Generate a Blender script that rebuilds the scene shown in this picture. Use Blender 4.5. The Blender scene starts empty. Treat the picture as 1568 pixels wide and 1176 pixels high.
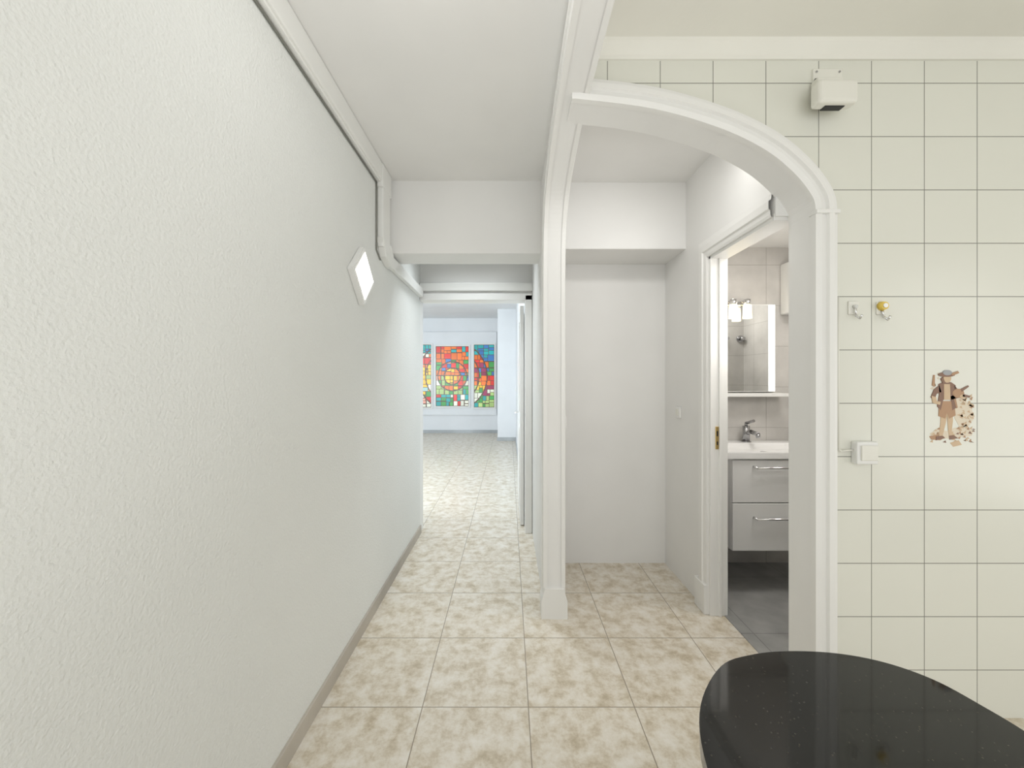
import bpy, bmesh, math, random
from mathutils import Vector, Matrix
random.seed(4)
S = bpy.context.scene
S.view_settings.view_transform = 'Standard'
S.view_settings.look = 'None'

# ------------------------------------------------------------ materials
def mat(name, col, rough=0.5, metal=0.0, emit=None, es=0.0, spec=0.5, coat=0.0):
    m = bpy.data.materials.new(name); m.use_nodes = True
    b = m.node_tree.nodes['Principled BSDF']
    b.inputs['Base Color'].default_value = (*col, 1)
    b.inputs['Roughness'].default_value = rough
    b.inputs['Metallic'].default_value = metal
    b.inputs['Specular IOR Level'].default_value = spec
    b.inputs['Coat Weight'].default_value = coat
    if emit:
        b.inputs['Emission Color'].default_value = (*emit, 1)
        b.inputs['Emission Strength'].default_value = es
    return m
def N(m, t, **kw):
    n = m.node_tree.nodes.new(t)
    for k, v in kw.items(): setattr(n, k, v)
    return n
def L(m, a, b): m.node_tree.links.new(a, b)
def bsdf(m): return m.node_tree.nodes['Principled BSDF']

def plaster(name, col, scale=30, bump=0.15, dist=0.002, rough=0.7, var=0.04, detail=3):
    m = mat(name, col, rough, spec=0.3)
    tc = N(m, 'ShaderNodeTexCoord')
    n1 = N(m, 'ShaderNodeTexNoise'); n1.inputs['Scale'].default_value = 1.7; n1.inputs['Detail'].default_value = 4
    L(m, tc.outputs['Object'], n1.inputs['Vector'])
    r = N(m, 'ShaderNodeValToRGB')
    r.color_ramp.elements[0].position = .3; r.color_ramp.elements[1].position = .7
    r.color_ramp.elements[0].color = (*[c*(1-var) for c in col], 1)
    r.color_ramp.elements[1].color = (*[min(1, c*(1+var*.4)) for c in col], 1)
    L(m, n1.outputs['Fac'], r.inputs['Fac']); L(m, r.outputs['Color'], bsdf(m).inputs['Base Color'])
    n2 = N(m, 'ShaderNodeTexNoise'); n2.inputs['Scale'].default_value = scale; n2.inputs['Detail'].default_value = detail
    L(m, tc.outputs['Object'], n2.inputs['Vector'])
    bp = N(m, 'ShaderNodeBump'); bp.inputs['Strength'].default_value = bump; bp.inputs['Distance'].default_value = dist
    L(m, n2.outputs['Fac'], bp.inputs['Height']); L(m, bp.outputs['Normal'], bsdf(m).inputs['Normal'])
    return m

M_white = plaster('white_paint', (.87, .865, .845), 30, .1)
M_ceil = plaster('ceiling_paint', (.88, .875, .855), 12, .08)
M_kceil = plaster('kitchen_ceiling_paint', (.86, .85, .785), 60, .25)
M_stucco = plaster('stucco_paint', (.82, .83, .805), 115, .6, .005, .8, .02, 2)
M_blue = plaster('living_paint', (.88, .895, .91))
M_trim = mat('trim_gloss_paint', (.87, .865, .84), .32)
M_trunk = mat('trunking_plastic', (.87, .87, .84), .35)

def tile_mat(name, col, mortar, w, h, ms, ox, oz, rough=.15, axes='XZ', offs=0.0, var=None, bump=.5):
    m = mat(name, col, rough)
    tc = N(m, 'ShaderNodeTexCoord'); sp = N(m, 'ShaderNodeSeparateXYZ'); L(m, tc.outputs['Object'], sp.inputs[0])
    cb = N(m, 'ShaderNodeCombineXYZ')
    L(m, sp.outputs[axes[0]], cb.inputs[0]); L(m, sp.outputs[axes[1]], cb.inputs[1])
    ad = N(m, 'ShaderNodeVectorMath', operation='SUBTRACT'); ad.inputs[1].default_value = (ox, oz, 0)
    L(m, cb.outputs[0], ad.inputs[0])
    br = N(m, 'ShaderNodeTexBrick'); br.offset = offs; br.squash = 1
    br.inputs['Scale'].default_value = 1; br.inputs['Mortar Size'].default_value = ms
    br.inputs['Brick Width'].default_value = w; br.inputs['Row Height'].default_value = h
    br.inputs['Mortar Smooth'].default_value = .1
    L(m, ad.outputs[0], br.inputs['Vector'])
    c2 = tuple(c*.975 for c in col)
    br.inputs['Color1'].default_value = (*col, 1); br.inputs['Color2'].default_value = (*c2, 1)
    br.inputs['Mortar'].default_value = (*mortar, 1)
    out = br.outputs['Color']
    if var:
        n = N(m, 'ShaderNodeTexNoise'); n.inputs['Scale'].default_value = var[0]; n.inputs['Detail'].default_value = 5
        L(m, tc.outputs['Object'], n.inputs['Vector'])
        r = N(m, 'ShaderNodeMapRange'); r.inputs[1].default_value = .3; r.inputs[2].default_value = .7
        r.inputs[3].default_value = 1-var[1]; r.inputs[4].default_value = 1
        L(m, n.outputs['Fac'], r.inputs[0])
        mx = N(m, 'ShaderNodeVectorMath', operation='SCALE')
        L(m, out, mx.inputs[0]); L(m, r.outputs[0], mx.inputs['Scale']); out = mx.outputs[0]
    L(m, out, bsdf(m).inputs['Base Color'])
    bp = N(m, 'ShaderNodeBump', invert=True); bp.inputs['Strength'].default_value = bump; bp.inputs['Distance'].default_value = .002
    L(m, br.outputs['Fac'], bp.inputs['Height']); L(m, bp.outputs['Normal'], bsdf(m).inputs['Normal'])
    return m
M_ktile = tile_mat('kitchen_wall_tile', (.79, .79, .715), (.27, .27, .235), .211, .2131, .0017, 1.449, .192, .24)
M_btile = tile_mat('bathroom_wall_tile', (.66, .64, .61), (.46, .44, .41), .30, .30, .002, 1.3, .1, .3, var=(5, .22))
M_bfloor = tile_mat('bathroom_floor_tile', (.42, .42, .41), (.28, .28, .27), .6, .6, .003, 1.3, 1.5, .4, 'XY', var=(7, .3))

def floor_mat():
    m = mat('mottled_floor_tile', (.8, .7, .6), .3)
    T = .438
    tc = N(m, 'ShaderNodeTexCoord')
    ad = N(m, 'ShaderNodeVectorMath', operation='SUBTRACT'); ad.inputs[1].default_value = (-.357-10*T, 1.633-10*T, 0)
    L(m, tc.outputs['Object'], ad.inputs[0])
    br = N(m, 'ShaderNodeTexBrick'); br.offset = 0
    for k, v in (('Scale', 1), ('Mortar Size', .0022), ('Brick Width', T), ('Row Height', T), ('Mortar Smooth', .2)): br.inputs[k].default_value = v
    L(m, ad.outputs[0], br.inputs['Vector'])
    sc = N(m, 'ShaderNodeVectorMath', operation='SCALE'); sc.inputs['Scale'].default_value = 1/T; L(m, ad.outputs[0], sc.inputs[0])
    fl = N(m, 'ShaderNodeVectorMath', operation='FLOOR'); L(m, sc.outputs[0], fl.inputs[0])
    s2 = N(m, 'ShaderNodeVectorMath', operation='MULTIPLY'); s2.inputs[1].default_value = (3.37, 5.71, 0); L(m, fl.outputs[0], s2.inputs[0])
    a2 = N(m, 'ShaderNodeVectorMath', operation='ADD'); L(m, ad.outputs[0], a2.inputs[0]); L(m, s2.outputs[0], a2.inputs[1])
    n1 = N(m, 'ShaderNodeTexNoise'); n1.inputs['Scale'].default_value = 12; n1.inputs['Detail'].default_value = 7; n1.inputs['Roughness'].default_value = .72
    n1.inputs['Distortion'].default_value = .1
    L(m, a2.outputs[0], n1.inputs['Vector'])
    r = N(m, 'ShaderNodeValToRGB'); e = r.color_ramp.elements
    e[0].position = .34; e[0].color = (.52, .44, .315, 1)
    e[1].position = .65; e[1].color = (.84, .80, .73, 1)
    x = e.new(.44); x.color = (.65, .575, .455, 1)
    x = e.new(.54); x.color = (.77, .715, .62, 1)
    L(m, n1.outputs['Fac'], r.inputs['Fac'])
    mx = N(m, 'ShaderNodeMixRGB'); L(m, br.outputs['Fac'], mx.inputs[0]); L(m, r.outputs[0], mx.inputs[1]); mx.inputs[2].default_value = (.32, .27, .20, 1)
    L(m, mx.outputs[0], bsdf(m).inputs['Base Color'])
    bp = N(m, 'ShaderNodeBump', invert=True); bp.inputs['Strength'].default_value = .4; bp.inputs['Distance'].default_value = .002
    L(m, br.outputs['Fac'], bp.inputs['Height']); L(m, bp.outputs['Normal'], bsdf(m).inputs['Normal'])
    return m
M_floor = floor_mat()
M_base = plaster('stone_baseboard', (.50, .46, .40), 60, .1, .001, .4, .35)
def granite():
    m = mat('black_granite', (.008, .008, .008), .06)
    tc = N(m, 'ShaderNodeTexCoord'); v = N(m, 'ShaderNodeTexVoronoi'); v.inputs['Scale'].default_value = 90
    L(m, tc.outputs['Object'], v.inputs['Vector'])
    r = N(m, 'ShaderNodeValToRGB'); e = r.color_ramp.elements
    e[0].position = .0; e[0].color = (.07, .06, .04, 1); e[1].position = .18; e[1].color = (.007, .007, .006, 1)
    L(m, v.outputs['Distance'], r.inputs[0]); L(m, r.outputs[0], bsdf(m).inputs['Base Color'])
    return m
M_gran = granite()
M_chrome = mat('chrome', (.75, .75, .75), .15, 1)
M_dchrome = mat('faucet_chrome', (.42, .42, .43), .18, 1)
M_brass = mat('brass', (.65, .48, .2), .3, 1)
M_plastic = mat('white_plastic', (.85, .85, .83), .3)
M_aged = mat('aged_plastic', (.83, .82, .75), .35)
M_black = mat('black_rubber', (.02, .02, .02), .5)
M_yellow = mat('yellow_plastic', (.80, .58, .10), .3)
M_lamp = mat('lamp_diffuser', (1, 1, 1), .4, emit=(1, .97, .88), es=3)
M_warm = mat('lamp_glass', (1, .95, .85), .4, emit=(1, .8, .45), es=3.5)
M_led = mat('mirror_led_strip', (1, 1, 1), .4, emit=(.95, 1, 1), es=.8)
M_lacq = mat('vanity_lacquer', (.84, .84, .83), .15)
M_ceram = mat('ceramic', (.9, .9, .89), .08)
M_mirror = mat('mirror_glass', (.88, .9, .9), .02, 1)
M_steel = mat('brushed_steel', (.45, .45, .45), .35, 1)

# ------------------------------------------------------------ mesh builder
class B:
    def __init__(s): s.bm = bmesh.new(); s.mats = []
    def mi(s, m):
        if m not in s.mats: s.mats.append(m)
        return s.mats.index(m)
    def merge(s, b, m):
        i = s.mi(m)
        for f in b.faces: f.material_index = i
        me = bpy.data.meshes.new('t'); b.to_mesh(me); b.free(); s.bm.from_mesh(me); bpy.data.meshes.remove(me)
    def box(s, x0, x1, y0, y1, z0, z1, m, bev=0, seg=2):
        b = bmesh.new(); bmesh.ops.create_cube(b, size=1)
        for v in b.verts: v.co = Vector(((x0+x1)/2+v.co.x*(x1-x0), (y0+y1)/2+v.co.y*(y1-y0), (z0+z1)/2+v.co.z*(z1-z0)))
        if bev: bmesh.ops.bevel(b, geom=b.edges[:], offset=bev, segments=seg, affect='EDGES', profile=.5)
        s.merge(b, m)
    def cyl(s, p0, p1, r, m, r2=None, n=24):
        p0 = Vector(p0); p1 = Vector(p1); d = p1-p0
        b = bmesh.new(); bmesh.ops.create_cone(b, cap_ends=True, segments=n, radius1=r, radius2=r if r2 is None else r2, depth=d.length)
        q = d.to_track_quat('Z', 'Y'); mid = (p0+p1)/2
        for v in b.verts: v.co = q @ v.co + mid
        for f in b.faces: f.smooth = len(f.verts) == 4
        s.merge(b, m)
    def sph(s, c, r, m, sc=(1, 1, 1)):
        b = bmesh.new(); bmesh.ops.create_uvsphere(b, u_segments=20, v_segments=12, radius=r)
        for v in b.verts: v.co = Vector(c)+Vector((v.co.x*sc[0], v.co.y*sc[1], v.co.z*sc[2]))
        for f in b.faces: f.smooth = True
        s.merge(b, m)
    def tube(s, pts, r, m, n=10):
        for a, b in zip(pts[:-1], pts[1:]): s.cyl(a, b, r, m, n=n)
        for p in pts[1:-1]: s.sph(p, r, m)
    def prism(s, poly, fn, h0, h1, m, mfront=None, mback=None, bev=0):
        b = bmesh.new()
        a = [b.verts.new(fn(u, v, h0)) for u, v in poly]; c = [b.verts.new(fn(u, v, h1)) for u, v in poly]
        i0 = s.mi(m); i1 = s.mi(mfront or m); i2 = s.mi(mback or m)
        f = b.faces.new(a); f.material_index = i1
        g = b.faces.new(c[::-1]); g.material_index = i2
        n = len(poly)
        for i in range(n):
            k = b.faces.new((a[(i+1) % n], a[i], c[i], c[(i+1) % n])); k.material_index = i0
        if bev: bmesh.ops.bevel(b, geom=[e for e in f.edges]+[e for e in g.edges], offset=bev, segments=3, affect='EDGES')
        bmesh.ops.recalc_face_normals(b, faces=b.faces)
        me = bpy.data.meshes.new('t'); b.to_mesh(me); b.free(); s.bm.from_mesh(me); bpy.data.meshes.remove(me)
    def sweep(s, path, fn, prof, m):
        b = bmesh.new(); rows = []
        n = len(path)
        for i, p in enumerate(path):
            a = Vector(path[max(0, i-1)]); c = Vector(path[min(n-1, i+1)])
            t = (c-a).normalized(); nn = Vector((t.y, -t.x))
            rows.append([b.verts.new(fn(p[0]+nn.x*o, p[1]+nn.y*o, h)) for o, h in prof])
        for r0, r1 in zip(rows[:-1], rows[1:]):
            for j in range(len(prof)-1): b.faces.new((r0[j], r0[j+1], r1[j+1], r1[j]))
        b.faces.new(rows[0]); b.faces.new(rows[-1][::-1])
        bmesh.ops.recalc_face_normals(b, faces=b.faces)
        s.merge(b, m)
    def done(s, name, parent=None):
        me = bpy.data.meshes.new(name); s.bm.to_mesh(me); s.bm.free()
        for m in s.mats: me.materials.append(m)
        o = bpy.data.objects.new(name, me); S.collection.objects.link(o)
        if parent: o.parent = parent
        return o
def empty(name):
    o = bpy.data.objects.new(name, None); S.collection.objects.link(o); o.empty_display_size = .1; return o
def catmull(P, n=8):
    out = []
    Q = [P[0]]+P+[P[-1]]
    for i in range(1, len(Q)-2):
        p0, p1, p2, p3 = [Vector(q) for q in Q[i-1:i+3]]
        for k in range(n):
            t = k/n
            out.append(tuple(.5*((2*p1)+(p2-p0)*t+(2*p0-5*p1+4*p2-p3)*t*t+(3*p1-p0-3*p2+p3)*t**3)))
    out.append(tuple(P[-1])); return out

# ------------------------------------------------------------ key dimensions
XL = -.785; XC = .209; XC2 = .308; YK = 1.58; YK2 = 1.72; XR = 1.155; XR2 = 1.245
YB = 2.92; YH = 3.5; YF = 10.1; HC = 2.64; HK = 2.69; Y0 = -1.8; XE = 3.4

# floor
b = B(); b.box(-4.2, XE+.1, Y0, YF+.1, -.08, 0, M_floor); b.done('floor')
# ceilings
b = B(); b.box(XL-.1, XC+.02, Y0, YH+.05, HC, HC+.15, M_ceil)
b.box(XC2-.02, XR+.05, YK2-.02, YB+.1, HC, HC+.15, M_ceil); b.done('ceiling')
b = B(); b.box(XC2-.02, XE+.1, Y0, YK+.02, HK, HK+.15, M_kceil); b.done('ceiling_kitchen')
b = B(); b.box(-4.2, .4, YH+.1, YF+.1, 2.93, 3.05, M_blue); b.done('ceiling_living_room')
b = B(); b.box(XR2-.03, 2.5, YK2, YB+.1, 2.33, 2.42, M_ceil); b.done('ceiling_bathroom')
# left wall
b = B(); b.box(XL-.12, XL, Y0, YH, 0, 2.8, M_stucco); b.done('wall_left')
b = B(); b.box(XL-.01, XL+.012, Y0, YH, 0, .07, M_base, .002); b.done('baseboard_left')

# corridor / arch beam
archY = [(2.25, 0), (2.25, .8), (2.25, 1.6)] + catmull([(2.25, 1.9), (2.24, 2.08), (2.20, 2.22), (2.11, 2.335), (1.96, 2.41), (1.75, 2.46), (1.5, 2.488), (1.2, 2.5), (.6, 2.505)], 6) + [(0, 2.505), (Y0, 2.505)]
fYZ = lambda u, v, h: (XC+h, u, v)
b = B()
b.prism(archY + [(Y0, 2.8), (YH, 2.8), (YH, 0)], fYZ, 0, XC2-XC, M_white); b.done('wall_corridor_right')
prof = [(-.003, -.01), (-.003, .012), (.012, .016), (.016, .009), (.034, .009), (.040, .018), (.060, .018), (.066, .010), (.082, .008), (.084, -.01)]
b = B()
b.sweep(archY, lambda u, v, h: (XC-h, u, v), prof, M_trim)
b.sweep(archY, lambda u, v, h: (XC2+h, u, v), prof, M_trim)
b.prism([(XC-.024, 0), (XC2+.024, 0), (XC2+.024, .10), (XC2+.004, .17), (XC-.004, .17), (XC-.024, .10)], lambda u, v, h: (u, h, v), 2.232, 2.345, M_trim)
b.done('trim_arch_corridor')

# tiled kitchen wall with arch
inner = catmull([(1.217, 2.02), (1.205, 2.075), (1.137, 2.165), (1.019, 2.262), (.837, 2.35), (.576, 2.426), (.30, 2.463), (.25, 2.466)], 6)
fXZ = lambda u, v, h: (u, YK+h, v)
b = B()
b.prism([(1.217, 0)] + inner + [(.25, 2.8), (XE, 2.8), (XE, 0)], fXZ, 0, YK2-YK, M_white, mfront=M_ktile)
b.done('wall_kitchen_tiled')
prof2 = [(-.003, -.01), (-.003, .016), (.018, .022), (.022, .013), (.040, .013), (.046, .024), (.066, .024), (.071, .014), (.086, .012), (.088, -.01)]
path = [(1.217, 0), (1.217, 1.0)] + inner
b = B()
b.sweep(path, lambda u, v, h: (u, YK-h, v), prof2, M_trim)
b.box(1.211, 1.306, YK-.026, YK+.02, 2.008, 2.024, M_trim, .003)
b.done('trim_arch_kitchen')
# cornice
b = B()
b.prism([(YK+.01, 2.625), (YK-.010, 2.625), (YK-.012, 2.64), (YK-.022, 2.655), (YK-.036, 2.675), (YK-.04, HK+.01), (YK+.01, HK+.01)], lambda u, v, h: (h, u, v), XC2, XE, M_kceil)
b.done('trim_cornice')
b = B(); b.box(XE, XE+.1, Y0, YK2, 0, 2.8, M_ktile); b.done('wall_right')

# transverse beam
b = B(); b.box(XL-.05, XC+.02, 2.56, 2.80, 2.17, HC+.05, M_white, .006)
b.done('beam_corridor')
b = B(); b.box(XC2-.02, XR+.02, 2.58, YB+.05, 2.205, HC+.05, M_white, .006); b.done('beam_alcove')
b = B(); b.box(XC2-.02, XR+.02, YB, YB+.1, 0, 2.8, M_white); b.done('wall_alcove_back')
# alcove right wall w/ bathroom door
b = B(); b.box(XR, XR2, 2.28, YB+.1, 0, 2.8, M_white); b.box(XR, XR2, YK2-.01, 2.28, 2.06, 2.8, M_white)
b.done('wall_alcove_right')
# door casing
b = B()
def casing(b, y_in, z_in, y_end):
    P = [(0, 0), (0, .014), (.012, .018), (.030, .018), (.036, .026), (.070, .026), (.078, .014), (.105, .012), (.105, 0)]
    bb = bmesh.new()
    rows = []
    for st in ('bot', 'mit', 'end'):
        row = []
        for o, h in P:
            if st == 'bot': co = (XR-h, y_in+o, 0)
            elif st == 'mit': co = (XR-h, y_in+o, z_in+o)
            else: co = (XR-h, y_end, z_in+o)
            row.append(bb.verts.new(co))
        rows.append(row)
    for r0, r1 in zip(rows[:-1], rows[1:]):
        for j in range(len(P)-1): bb.faces.new((r0[j], r0[j+1], r1[j+1], r1[j]))
    bmesh.ops.recalc_face_normals(bb, faces=bb.faces)
    b.merge(bb, M_trim)
casing(b, 2.28, 2.06, YK2)
b.box(XR-.032, XR+.02, 2.275, 2.395, 0, .17, M_trim, .004)
b.box(XR-.002, XR2+.008, 2.262, 2.29, 0, 2.062, M_trim, .002)
b.box(XR-.002, XR2+.008, YK2, 2.28, 2.045, 2.075, M_trim, .002)
b.box(XR+.045, XR+.06, 2.252, 2.27, 0, 2.05, M_trim, .002)
b.done('door_frame_bathroom')
b = B(); b.box(1.181, 1.199, 2.257, 2.264, .955, 1.085, M_brass, .002)
b.box(1.186, 1.194, 2.2555, 2.258, 1.03, 1.06, M_black); b.box(1.186, 1.194, 2.2555, 2.258, .98, 1.0, M_black)
b.done('strike_plate')

# ---------------- corridor end doorway
fB = lambda u, v, h: (u, YH+h, v)
b = B()
b.prism([(-4.2, 0), (XL, 0), (XL, 2.07), (.156, 2.07), (.156, 0), (.35, 0), (.35, 2.95), (-4.2, 2.95)], fB, 0, .12, M_white, mback=M_blue)
b.done('wall_corridor_end')
b = B()
b.box(.144, .205, YH-.018, YH+.14, 0, 2.10, M_trim, .004)
b.box(XL, .205, YH-.018, YH+.14, 2.055, 2.115, M_trim, .004)
b.done('door_frame_corridor')
b = B()
b.box(.105, .14, YH+.16, YH+.95, .01, 2.04, M_trim, .003)
b.box(.098, .106, YH+.26, YH+.85, .15, .9, M_trim, .003); b.box(.098, .106, YH+.26, YH+.85, 1.05, 1.9, M_trim, .003)
b.cyl((.105, YH+.88, 1.0), (.07, YH+.88, 1.0), .01, M_chrome); b.cyl((.07, YH+.88, 1.0), (.07, YH+.76, 1.0), .009, M_chrome)
b.done('door_1')

# ---------------- living room
b = B(); b.box(-4.2, .4, YF, YF+.1, 0, 3, M_blue); b.done('wall_living_back')
b = B(); b.box(.16, .35, YH+.12, YF+.1, 0, 3, M_blue); b.done('wall_living_right')
b = B(); b.box(-.25, .16, 8.8, YF+.05, 0, 3, M_blue); b.done('wall_living_pier')
b = B(); b.box(-4.3, -4.2, YH, YF+.1, 0, 3, M_blue); b.done('wall_living_left')
M_lbase = plaster('pale_baseboard', (.55, .57, .58), 40, .1, .001, .4, .3)
b = B(); b.box(-4.2, -.25, YF-.012, YF+.01, 0, .08, M_lbase); b.box(-.262, .16, 8.788, 8.81, 0, .08, M_lbase); b.box(.146, .162, YH+.97, 8.8, 0, .08, M_lbase)
b.done('baseboard_living')
b = B(); b.box(-3.0, -.31, YF-.05, YF+.01, .46, 2.58, M_blue, .006); b.done('trim_window_surround')

# stained glass
PAL = {'r': (.72, .03, .02), 'o': (.88, .18, .02), 'y': (.92, .55, .03), 'g': (.06, .36, .08), 't': (.02, .38, .38), 'b': (.05, .20, .50),
       'w': (.80, .82, .68), 'p': (.32, .03, .10), 'l': (.42, .58, .20), 'k': (.85, .40, .30), 'c': (.38, .62, .62)}
def rects(x0, x1, z0, z1, mn, rnd):
    w, h = x1-x0, z1-z0
    if (w < mn*2.1 and h < mn*2.1) or (max(w, h) < mn*2.6 and rnd.random() < .3): return [(x0, x1, z0, z1)]
    if w > h*rnd.uniform(.8, 1.2) and w > mn*1.7:
        c = x0+w*rnd.uniform(.36, .64); return rects(x0, c, z0, z1, mn, rnd)+rects(c, x1, z0, z1, mn, rnd)
    if h <= mn*1.7: return [(x0, x1, z0, z1)]
    c = z0+h*rnd.uniform(.36, .64); return rects(x0, x1, z0, c, mn, rnd)+rects(x0, x1, c, z1, mn, rnd)
def glass_mat():
    m = mat('stained_glass', (.5, .5, .5), .25)
    a = N(m, 'ShaderNodeVertexColor'); a.layer_name = 'Col'
    L(m, a.outputs[0], bsdf(m).inputs['Base Color']); L(m, a.outputs[0], bsdf(m).inputs['Emission Color'])
    bsdf(m).inputs['Emission Strength'].default_value = .3  # glow put into the panes in place of daylight from outside
    return m
M_glass = glass_mat()
def stained(name, X0, X1, Z0, Z1, cx, cz, rad, bands, seed):
    rnd = random.Random(seed)
    R = rects(X0, X1, Z0, Z1, .07, rnd)
    st = .0125; nx = int((X1-X0)/st); nz = int((Z1-Z0)/st)
    cols = {}
    verts = []; faces = []; fc = []
    y = YF-.062
    for j in range(nz+1):
        for i in range(nx+1): verts.append((X0+(X1-X0)*i/nx, y, Z0+(Z1-Z0)*j/nz))
    def rid(x, z):
        for k, (a, b_, c, d) in enumerate(R):
            if a <= x <= b_ and c <= z <= d: return k, min(x-a, b_-x, z-c, d-z)
        return 0, 1
    for j in range(nz):
        for i in range(nx):
            x = X0+(X1-X0)*(i+.5)/nx; z = Z0+(Z1-Z0)*(j+.5)/nz
            k, dd = rid(x, z); rr = math.hypot(x-cx, z-cz); ring = sum(rr > q for q in rad)
            if dd < .0075 or any(abs(rr-q) < .015 for q in rad): col = (.09, .05, .03)
            else:
                key = (k, ring)
                if key not in cols:
                    t = (z-Z0)/(Z1-Z0); bi = min(len(bands)-1, int(t*len(bands)))
                    cc = PAL[rnd.choice(bands[bi][min(ring, len(bands[bi])-1)])]
                    f = rnd.uniform(.8, 1.15); cols[key] = tuple(min(1, c*f) for c in cc)
                col = cols[key]
            p = j*(nx+1)+i; faces.append((p, p+1, p+nx+2, p+nx+1)); fc.append(col)
    me = bpy.data.meshes.new(name); me.from_pydata(verts, [], faces)
    ca = me.color_attributes.new('Col', 'FLOAT_COLOR', 'CORNER')
    for p in me.polygons:
        for li in p.loop_indices: ca.data[li].color = (*fc[p.index], 1)
    me.materials.append(M_glass)
    e = empty(name); o = bpy.data.objects.new('panes', me); S.collection.objects.link(o); o.parent = e
    f = B(); t = .035
    for q in ((X0-t, X0, Z0-t, Z1+t), (X1, X1+t, Z0-t, Z1+t), (X0, X1, Z0-t, Z0), (X0, X1, Z1, Z1+t)):
        f.box(q[0], q[1], YF-.085, YF-.045, q[2], q[3], M_trim, .004)
    f.done('frame', e)
mid = [['ryg', 'rwbk', 'wrgt'], ['yor', 'rkoy', 'gtl'], ['yyo', 'gorl', 'wbgk'], ['yyoo', 'rogb', 'grlo'], ['ory', 'rokg', 'rbog'], ['ory', 'orr', 'rotro']]
stained('window_1', -1.85, -1.017, .69, 2.21, -1.43, 1.45, (.21, .37), mid, 3)
stained('window_2', -.883, -.367, .66, 2.25, -1.43, 1.45, (.68, .88), [['lyg', 'lwg', 'tlg'], ['lgc', 'gyl', 'wlp'], ['ory', 'ogy', 'rpo'], ['pro', 'prb', 'ogb'], ['rpo', 'oyr', 'bty'], ['ttb', 'ttb', 'tbt']], 8)
stained('window_3', -2.49, -1.967, .66, 2.25, -1.43, 1.45, (.68, .88), [['kwr', 'rwk', 'wk'], ['gwy', 'ygc', 'wgt'], ['yyl', 'gyy', 'yly'], ['yoy', 'yoy', 'oyr'], ['ror', 'wro', 'tgw'], ['ttg', 'tgt', 'ttb']], 11)

# ---------------- bathroom
b = B(); b.box(XR2-.02, 2.5, YB, YB+.1, 0, 2.5, M_btile); b.done('wall_bathroom_back')
M_btile2 = tile_mat('bathroom_side_tile', (.66, .64, .61), (.46, .44, .41), .30, .30, .002, 1.3, .1, .3, 'YZ', var=(5, .22))
b = B(); b.box(2.4, 2.5, YK2, YB+.1, 0, 2.5, M_btile2); b.done('wall_bathroom_right')
b = B(); b.box(XR2, 2.5, YK2, YK2+.012, 0, 2.5, M_btile); b.done('wall_bathroom_front')
b = B(); b.box(1.235, 2.41, YK2, YB, -.02, .005, M_bfloor); b.done('floor_bathroom')
v = empty('bathroom_vanity')
vx0, vx1, vy = 1.387, 2.03, 2.45
b = B()
b.box(vx0, vx1, vy+.02, YB-.002, .29, .86, M_lacq, .002)
b.box(vx0, vx1, vy, vy+.018, .292, .585, M_lacq, .003)
b.box(vx0, vx1, vy, vy+.018, .591, .855, M_lacq, .003)
b.done('cabinet', v)
b = B()
for hz in (.50, .815):
    b.tube([(vx0+.13, vy, hz), (vx0+.135, vy-.028, hz-.004), (vx1-.135, vy-.028, hz-.004), (vx1-.13, vy, hz)], .007, M_chrome)
b.done('handles', v)
bm = bmesh.new(); bmesh.ops.create_cube(bm, size=1)
x0, x1, y0, y1, z0, z1 = 1.345, 2.05, 2.435, YB-.002, .862, .905
for q in bm.verts: q.co = Vector(((x0+x1)/2+q.co.x*(x1-x0), (y0+y1)/2+q.co.y*(y1-y0), (z0+z1)/2+q.co.z*(z1-z0)))
top = [f for f in bm.faces if f.normal.z > .9][0]
bmesh.ops.inset_individual(bm, faces=[top], thickness=.03)
c = top.calc_center_median()
for q in top.verts:
    if q.co.y > c.y: q.co.y -= .09
r = bmesh.ops.inset_individual(bm, faces=[top], thickness=.012)
for q in top.verts: q.co.z -= .012
bmesh.ops.inset_individual(bm, faces=[top], thickness=.05)
for q in top.verts: q.co.z -= .025
bmesh.ops.bevel(bm, geom=[e for e in bm.edges], offset=.004, segments=2, affect='EDGES')
b = B(); b.merge(bm, M_ceram); b.cyl((1.70, 2.63, .860), (1.70, 2.63, .873), .025, M_dchrome); b.done('basin', v)
b = B()
fx, fy = 1.716, 2.86
b.cyl((fx, fy, .9), (fx, fy, 1.02), .024, M_dchrome); b.cyl((fx, fy, .9), (fx, fy, .91), .032, M_dchrome)
b.tube([(fx, fy, .965), (fx, fy-.06, .985), (fx, fy-.14, .975)], .015, M_dchrome); b.cyl((fx, fy-.135, .98), (fx, fy-.14, .95), .014, M_dchrome)
b.tube([(fx, fy, 1.02), (fx, fy, 1.04), (fx, fy-.09, 1.065)], .010, M_dchrome)
b.done('faucet', v)
b = B()
b.box(1.30, 1.947, YB-.03, YB-.002, 1.265, 1.904, M_plastic, .002)
b.box(1.305, 1.895, YB-.033, YB-.029, 1.27, 1.899, M_mirror)
b.box(1.897, 1.943, YB-.034, YB-.029, 1.27, 1.899, M_led)
b.done('bathroom_mirror')
b = B(); b.box(1.30, 1.99, YB-.12, YB-.002, 1.232, 1.256, M_plastic, .003); b.done('bathroom_shelf')
b = B()
b.box(1.57, 1.74, YB-.055, YB-.032, 1.890, 1.92, M_chrome, .004)
for lx in (1.60, 1.70):
    b.cyl((lx, YB-.04, 1.915), (lx, YB-.10, 1.925), .008, M_chrome)
    b.cyl((lx, YB-.10, 1.925), (lx, YB-.10, 1.885), .022, M_chrome); b.cyl((lx, YB-.10, 1.885), (lx, YB-.10, 1.79), .026, M_warm, r2=.03)
b.done('bathroom_wall_lamp')
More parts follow.
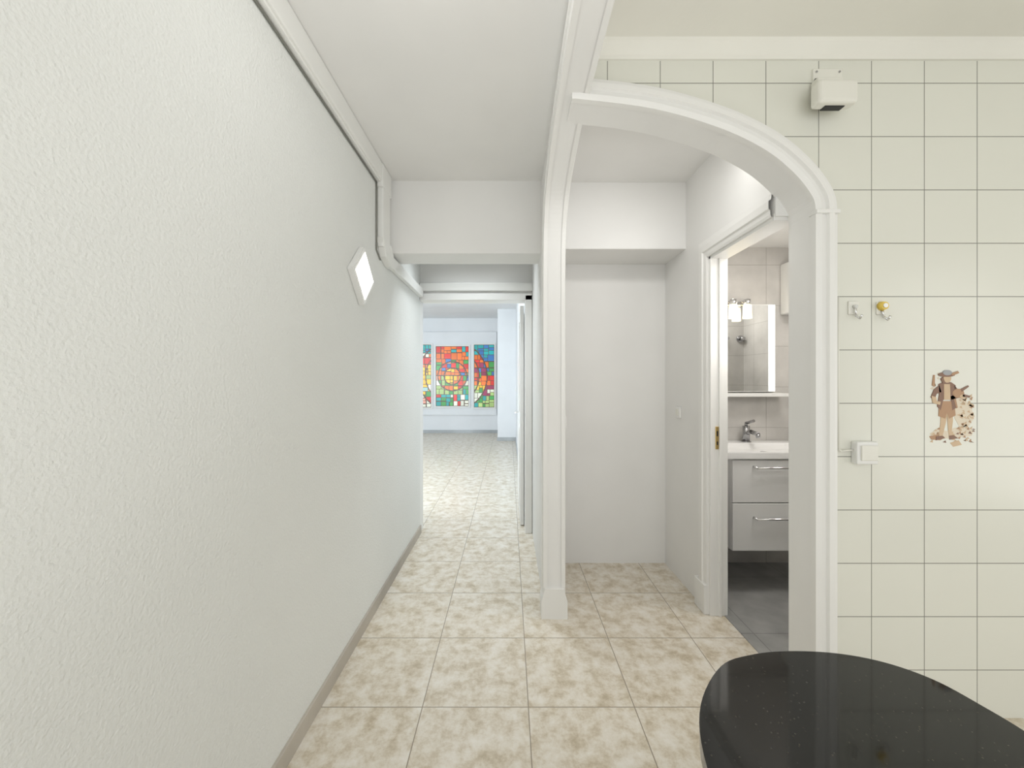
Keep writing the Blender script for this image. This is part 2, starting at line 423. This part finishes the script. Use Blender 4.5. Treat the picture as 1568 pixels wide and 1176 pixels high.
b = B(); b.box(2.0, 2.3, YB-.12, YB-.002, 1.83, 2.2, M_plastic, .008); b.box(2.02, 2.28, YB-.128, YB-.118, 1.85, 2.18, M_plastic, .004); b.done('wall_cabinet')
b = B()  # dark fixtures put here for the mirror to reflect, kind not known
for hx in (2.36, 2.20):
    b.cyl((hx, YK2+.01, 1.77), (hx, YK2+.03, 1.77), .035, M_dchrome); b.cyl((hx, YK2+.03, 1.77), (hx, YK2+.08, 1.77), .018, M_dchrome)
b.done('wall_fixture')

# ---------------- wall lamp (rotated square)
b = B()
cy, cz = 2.07, 1.895; s45 = math.sqrt(.5)
def rot_sq(half, x0, x1, m, bev=0):
    bb = bmesh.new(); bmesh.ops.create_cube(bb, size=1)
    for q in bb.verts:
        yy = q.co.y*2*half; zz = q.co.z*2*half
        q.co = Vector(((x0+x1)/2+q.co.x*(x1-x0), cy+(yy-zz)*s45, cz+(yy+zz)*s45))
    if bev: bmesh.ops.bevel(bb, geom=bb.edges[:], offset=bev, segments=2, affect='EDGES')
    b.merge(bb, m)
rot_sq(.109, XL-.001, XL+.032, M_plastic, .004)
rot_sq(.088, XL+.030, XL+.0345, M_lamp)
b.done('wall_lamp')

# ---------------- cable trunking
b = B()
b.box(XL+.001, XL+.036, Y0, 2.345, 2.535, HC-.002, M_trunk, .004)
b.box(XL+.001, XL+.026, Y0, 2.345, 2.525, 2.537, M_trunk, .002); b.done('cable_trunking')
b = B()
b.box(XL+.001, XL+.036, 2.36, 2.50, 2.15, HC-.002, M_trunk, .005)
b.box(XL+.001, XL+.040, 2.345, 2.515, 2.50, HC-.002, M_trunk, .005)
fT = lambda u, v, h: (XL+h, u, v)
b.prism([(2.345, 2.20), (2.515, 2.20), (2.555, 2.158), (2.555, 2.065), (2.50, 2.065), (2.40, 2.10)], fT, 0.001, .042, M_trunk, bev=.003); b.done('cable_trunking')
b = B(); b.box(XL+.001, XL+.036, 2.556, YH-.03, 2.075, 2.15, M_trunk, .004); b.done('cable_trunking')
b = B(); b.box(XL+.001, XC-.001, YH-.03, YH-.001, 2.135, 2.205, M_trunk, .004); b.done('cable_trunking')
M_cab = mat('gray_cable', (.25, .25, .22), .5)
b = B(); b.tube([(XL+.006, Y0, 2.518), (XL+.006, 2.33, 2.518), (XL+.006, 2.33, 2.12), (XL+.006, 2.40, 2.08)], .0045, M_cab); b.done('wall_cable')

# ---------------- switches
b = B(); b.box(XC2-.001, XC2+.022, 2.265, 2.335, 1.07, 1.145, M_plastic, .004); b.box(XC2+.021, XC2+.026, 2.28, 2.32, 1.085, 1.13, M_plastic, .002); b.done('light_switch')
b = B(); b.box(XR-.014, XR+.001, 2.645, 2.715, 1.095, 1.17, M_plastic, .004); b.box(XR-.018, XR-.013, 2.66, 2.70, 1.11, 1.155, M_aged, .002); b.done('light_switch')
b = B(); b.box(.145, .161, 8.3, 8.38, 1.1, 1.18, M_plastic, .004); b.box(.141, .146, 8.32, 8.36, 1.12, 1.16, M_aged, .002); b.done('light_switch')
def kx(px): return (px-779)*.002607
def kz(py): return 1.35+(582-py)*.002607
b = B()
b.box(kx(1303), kx(1335), YK-.030, YK+.001, kz(709), kz(675), M_plastic, .005)
b.box(kx(1308), kx(1333), YK-.036, YK-.029, kz(703), kz(680), M_aged, .003)
b.tube([(kx(1303), YK-.012, kz(688)), (1.318, YK-.012, kz(690)), (1.311, YK-.006, kz(688)), (1.311, YK-.006, kz(455))], .0035, M_aged)
b.done('wall_socket')

# hooks
b = B()
b.box(kx(1298), kx(1314), YK-.006, YK+.001, kz(482), kz(461), M_aged, .004)
b.cyl((kx(1306), YK-.005, kz(470)), (kx(1306), YK-.018, kz(470)), .007, M_chrome)
b.tube([(kx(1306), YK-.012, kz(470)), (kx(1306), YK-.014, kz(484)), (kx(1308), YK-.026, kz(489)), (kx(1308), YK-.036, kz(484))], .004, M_chrome)
b.done('wall_hook')
b = B()
b.box(kx(1341), kx(1356), YK-.006, YK+.001, kz(482), kz(462), M_aged, .004)
b.cyl((kx(1348), YK-.005, kz(469)), (kx(1348), YK-.022, kz(469)), .019, M_yellow, r2=.015)
b.cyl((kx(1348), YK-.022, kz(469)), (kx(1348), YK-.025, kz(469)), .009, M_ceram)
b.tube([(kx(1348), YK-.010, kz(474)), (kx(1348), YK-.012, kz(485)), (kx(1351), YK-.024, kz(491)), (kx(1352), YK-.032, kz(485))], .004, M_chrome)
b.done('wall_hook')

# chime unit
b = B()
b.box(kx(1243), kx(1288), YK-.008, YK+.001, kz(165), kz(107), M_aged, .002)
b.box(1.200, 1.30, YK-.045, YK-.006, 2.425, 2.53, M_aged, .006)
b.box(1.194, 1.30, YK-.052, YK-.038, 2.412, 2.50, M_black, .004)
b.box(1.163, 1.313, YK-.10, YK-.048, 2.392, 2.482, M_aged, .014, 4)
b.box(1.20, 1.275, YK-.080, YK-.052, 2.389, 2.396, M_black, .002)
for sx, sy in ((1248, 112), (1283, 112)): b.cyl((kx(sx), YK-.007, kz(sy)), (kx(sx), YK-.011, kz(sy)), .004, M_steel)
b.tube([(kx(1246), YK-.012, kz(124)), (kx(1241), YK-.012, kz(140)), (kx(1241), YK-.012, kz(162)), (kx(1252), YK-.02, kz(169))], .004, M_black)
b.done('door_chime')

# decorative painted tile figure
M_s1 = mat('sepia_dark', (.20, .09, .045), .3); M_s2 = mat('sepia_mid', (.42, .23, .11), .3); M_s3 = mat('sepia_light', (.60, .43, .26), .3); M_s4 = mat('sepia_pale', (.72, .63, .49), .3); M_sb = mat('glaze_greyblue', (.33, .34, .36), .3)
b = B()
def poly(pts, m, lay=1):
    b.prism([(kx(x), kz(y)) for x, y in pts], fXZ, -.0006-.0003*lay, .001, m)
def ell(cx, cy, rx, ry, m, lay=1, n=14): poly([(cx+rx*math.cos(2*math.pi*k/n), cy+ry*math.sin(2*math.pi*k/n)) for k in range(n)], m, lay)
poly([(1424, 664), (1436, 656), (1450, 660), (1462, 655), (1478, 652), (1491, 660), (1488, 667), (1470, 670), (1455, 672), (1440, 670), (1428, 671)], M_s4, 0)
poly([(1464, 604), (1478, 612), (1488, 625), (1492, 640), (1484, 652), (1470, 655), (1462, 640)], M_s4, 0)
poly([(1423, 668), (1440, 664), (1447, 670), (1440, 674), (1426, 673)], M_s2, 1)
poly([(1455, 678), (1468, 674), (1473, 681), (1460, 684)], M_s3, 1)
rn = random.Random(2)
for k in range(34):
    x = rn.uniform(1424, 1488); y = rn.uniform(655, 678); poly([(x, y), (x+rn.uniform(2, 5), y-rn.uniform(1, 4)), (x+rn.uniform(3, 7), y+1)], rn.choice([M_s2, M_s3, M_s1]), 2)
for k in range(42):
    x = rn.uniform(1464, 1487); y = rn.uniform(606, 655); poly([(x, y), (x+rn.uniform(2, 6), y-rn.uniform(1, 4)), (x+rn.uniform(3, 6), y+2)], rn.choice([M_s3, M_s3, M_s2]), 2)
for k in range(8):
    x = rn.uniform(1421, 1436); y = rn.uniform(568, 600); poly([(x, y), (x+rn.uniform(2, 4), y-rn.uniform(1, 3)), (x+rn.uniform(2, 5), y+2)], M_s4, 1)
poly([(1441, 630), (1451, 630), (1448, 648), (1443, 668), (1446, 671), (1435, 672), (1438, 666), (1440, 648)], M_s3, 3)
poly([(1450, 630), (1459, 628), (1459, 645), (1457, 660), (1463, 668), (1465, 671), (1454, 670), (1452, 660), (1451, 645)], M_s3, 3)
poly([(1433, 668), (1443, 667), (1447, 671), (1433, 674)], M_s1, 4); poly([(1453, 667), (1460, 666), (1467, 671), (1454, 673)], M_s1, 4)
poly([(1438, 614), (1461, 614), (1463, 636), (1453, 641), (1450, 632), (1447, 641), (1437, 637)], M_s2, 4)
poly([(1437, 588), (1446, 584), (1456, 585), (1463, 590), (1462, 604), (1464, 624), (1458, 628), (1456, 612), (1444, 612), (1440, 628), (1435, 622), (1438, 604)], M_s1, 5)
poly([(1445, 588), (1454, 588), (1455, 612), (1445, 612)], M_s3, 6)
poly([(1438, 590), (1430, 596), (1425, 608), (1430, 613), (1434, 603), (1441, 600)], M_s1, 5)
poly([(1426, 606), (1433, 608), (1434, 614), (1440, 615), (1439, 620), (1428, 617)], M_s3, 6)
poly([(1461, 590), (1470, 600), (1468, 609), (1456, 612), (1455, 607), (1463, 603)], M_s1, 5)
ell(1467, 602, 9, 7, M_s2, 6); ell(1473, 607, 4, 3, M_s3, 7)
poly([(1470, 596), (1482, 590), (1483, 592), (1472, 600)], M_s1, 7); poly([(1474, 603), (1485, 606), (1484, 609), (1473, 607)], M_s1, 7)
poly([(1427, 590), (1429, 574), (1431, 574), (1431, 592)], M_s2, 6); poly([(1463, 610), (1466, 624), (1464, 625), (1460, 611)], M_s2, 6)
ell(1450, 579, 6, 7, M_s3, 7); poly([(1443, 577), (1446, 584), (1443, 587), (1440, 580)], M_s1, 8)
ell(1449, 573.5, 13, 3.6, M_s1, 8); ell(1450, 570.5, 7, 4.2, M_sb, 9); poly([(1455, 572), (1466, 568), (1468, 571), (1458, 575)], M_s2, 9)
b.done('decorative_wall_tile')

# ---------------- granite table
T = empty('granite_table')
pts = catmull([(.288, -.75), (.288, -.3), (.288, .2), (.29, .45), (.307, .612), (.354, .73), (.4455, .83), (.529, .864), (.62, .876), (.719, .869), (.797, .842), (.850, .794), (.872, .73), (.884, .65), (.89, .45), (.89, .2), (.89, -.3), (.89, -.75)], 6)
b = B(); b.prism([p for p in pts], lambda u, v, h: (u, v, h), .72, .75, M_gran, bev=.006); b.done('top', T)
b = B()
for yy in (.25, -.45):
    b.cyl((.59, yy, .03), (.59, yy, .715), .038, M_steel, n=32); b.cyl((.59, yy, .0), (.59, yy, .02), .21, M_steel, n=40); b.cyl((.59, yy, .02), (.59, yy, .045), .20, M_steel, r2=.045, n=40)
    b.box(.44, .74, yy-.15, yy+.15, .71, .72, M_steel, .003)
b.done('pedestals', T)

# ---------------- lights
def area(name, loc, rot, sx, sy, e, col=(1, 1, 1), spread=180):
    l = bpy.data.lights.new(name, 'AREA'); l.shape = 'RECTANGLE'; l.size = sx; l.size_y = sy; l.energy = e; l.color = col; l.spread = math.radians(spread)
    o = bpy.data.objects.new(name, l); o.location = loc; o.rotation_euler = rot; S.collection.objects.link(o); return o
D = math.radians
area('daylight_kitchen_back', (.7, Y0+.1, 1.5), (D(95), 0, 0), 2.2, 2.0, 14, (1, .99, .965))
area('fill_kitchen_side', (XE-.05, .5, 1.4), (D(97), 0, D(80)), 1.8, 1.7, 16, (1, .99, .97))  # added fill on the unseen kitchen side, brightens the left wall
area('fill_hall', (-.2, 1.0, HC-.03), (D(30), 0, 0), .4, .4, 3.2, (1, .99, .975))  # unseen fill added under the ceiling to lift the left wall
area('fill_hall_up', (.05, .2, .2), (D(180), 0, 0), .5, 1.3, 6, (1, .99, .975), 100)  # added fill below the view, brightens ceilings and arch soffits
area('fill_alcove', (.76, 1.77, 2.50), (D(40), 0, 0), .7, .12, 2.3, (1, .985, .96), 150)  # hidden fill added behind the arch top to light the alcove
area('fill_corridor', (-.3, 3.1, HC-.03), (0, 0, 0), .6, .3, 5, (.90, .96, 1), 90)  # added fill, hidden by the beam, for the corridor's far part
area('fill_living', (-1.8, 5.6, 2.9), (0, 0, 0), 3.5, 3.0, 12, (.84, .93, 1))  # bluish fill added out of view over the living room
area('fill_living_wall', (-2.4, YH+.25, 1.6), (D(104), 0, D(-12)), 3.0, 2.0, 150, (.84, .93, 1))  # added area light by the near wall, brightens the living room back wall
area('fill_bathroom', (1.8, 2.0, 2.31), (0, 0, 0), .5, .3, 8, (1, .96, .91))  # unseen fill added below the bathroom ceiling
area('fill_bathroom_front', (1.6, 1.76, 1.7), (D(110), 0, 0), .5, .5, 4.5, (1, .97, .93))  # hidden fill added to brighten the bathroom ceiling and floor
w = bpy.data.worlds.new('World'); S.world = w; w.use_nodes = True
w.node_tree.nodes['Background'].inputs[0].default_value = (.97, .985, 1, 1); w.node_tree.nodes['Background'].inputs[1].default_value = 1.0

# ---------------- camera
cam = bpy.data.cameras.new('camera'); co = bpy.data.objects.new('camera', cam); S.collection.objects.link(co)
co.location = (0, 0, 1.35); co.rotation_euler = (D(90), 0, 0)
cam.sensor_width = 36; cam.lens = 618/1600*36; cam.shift_x = 5/1600; cam.shift_y = -6/1600; cam.clip_start = .02
S.camera = co
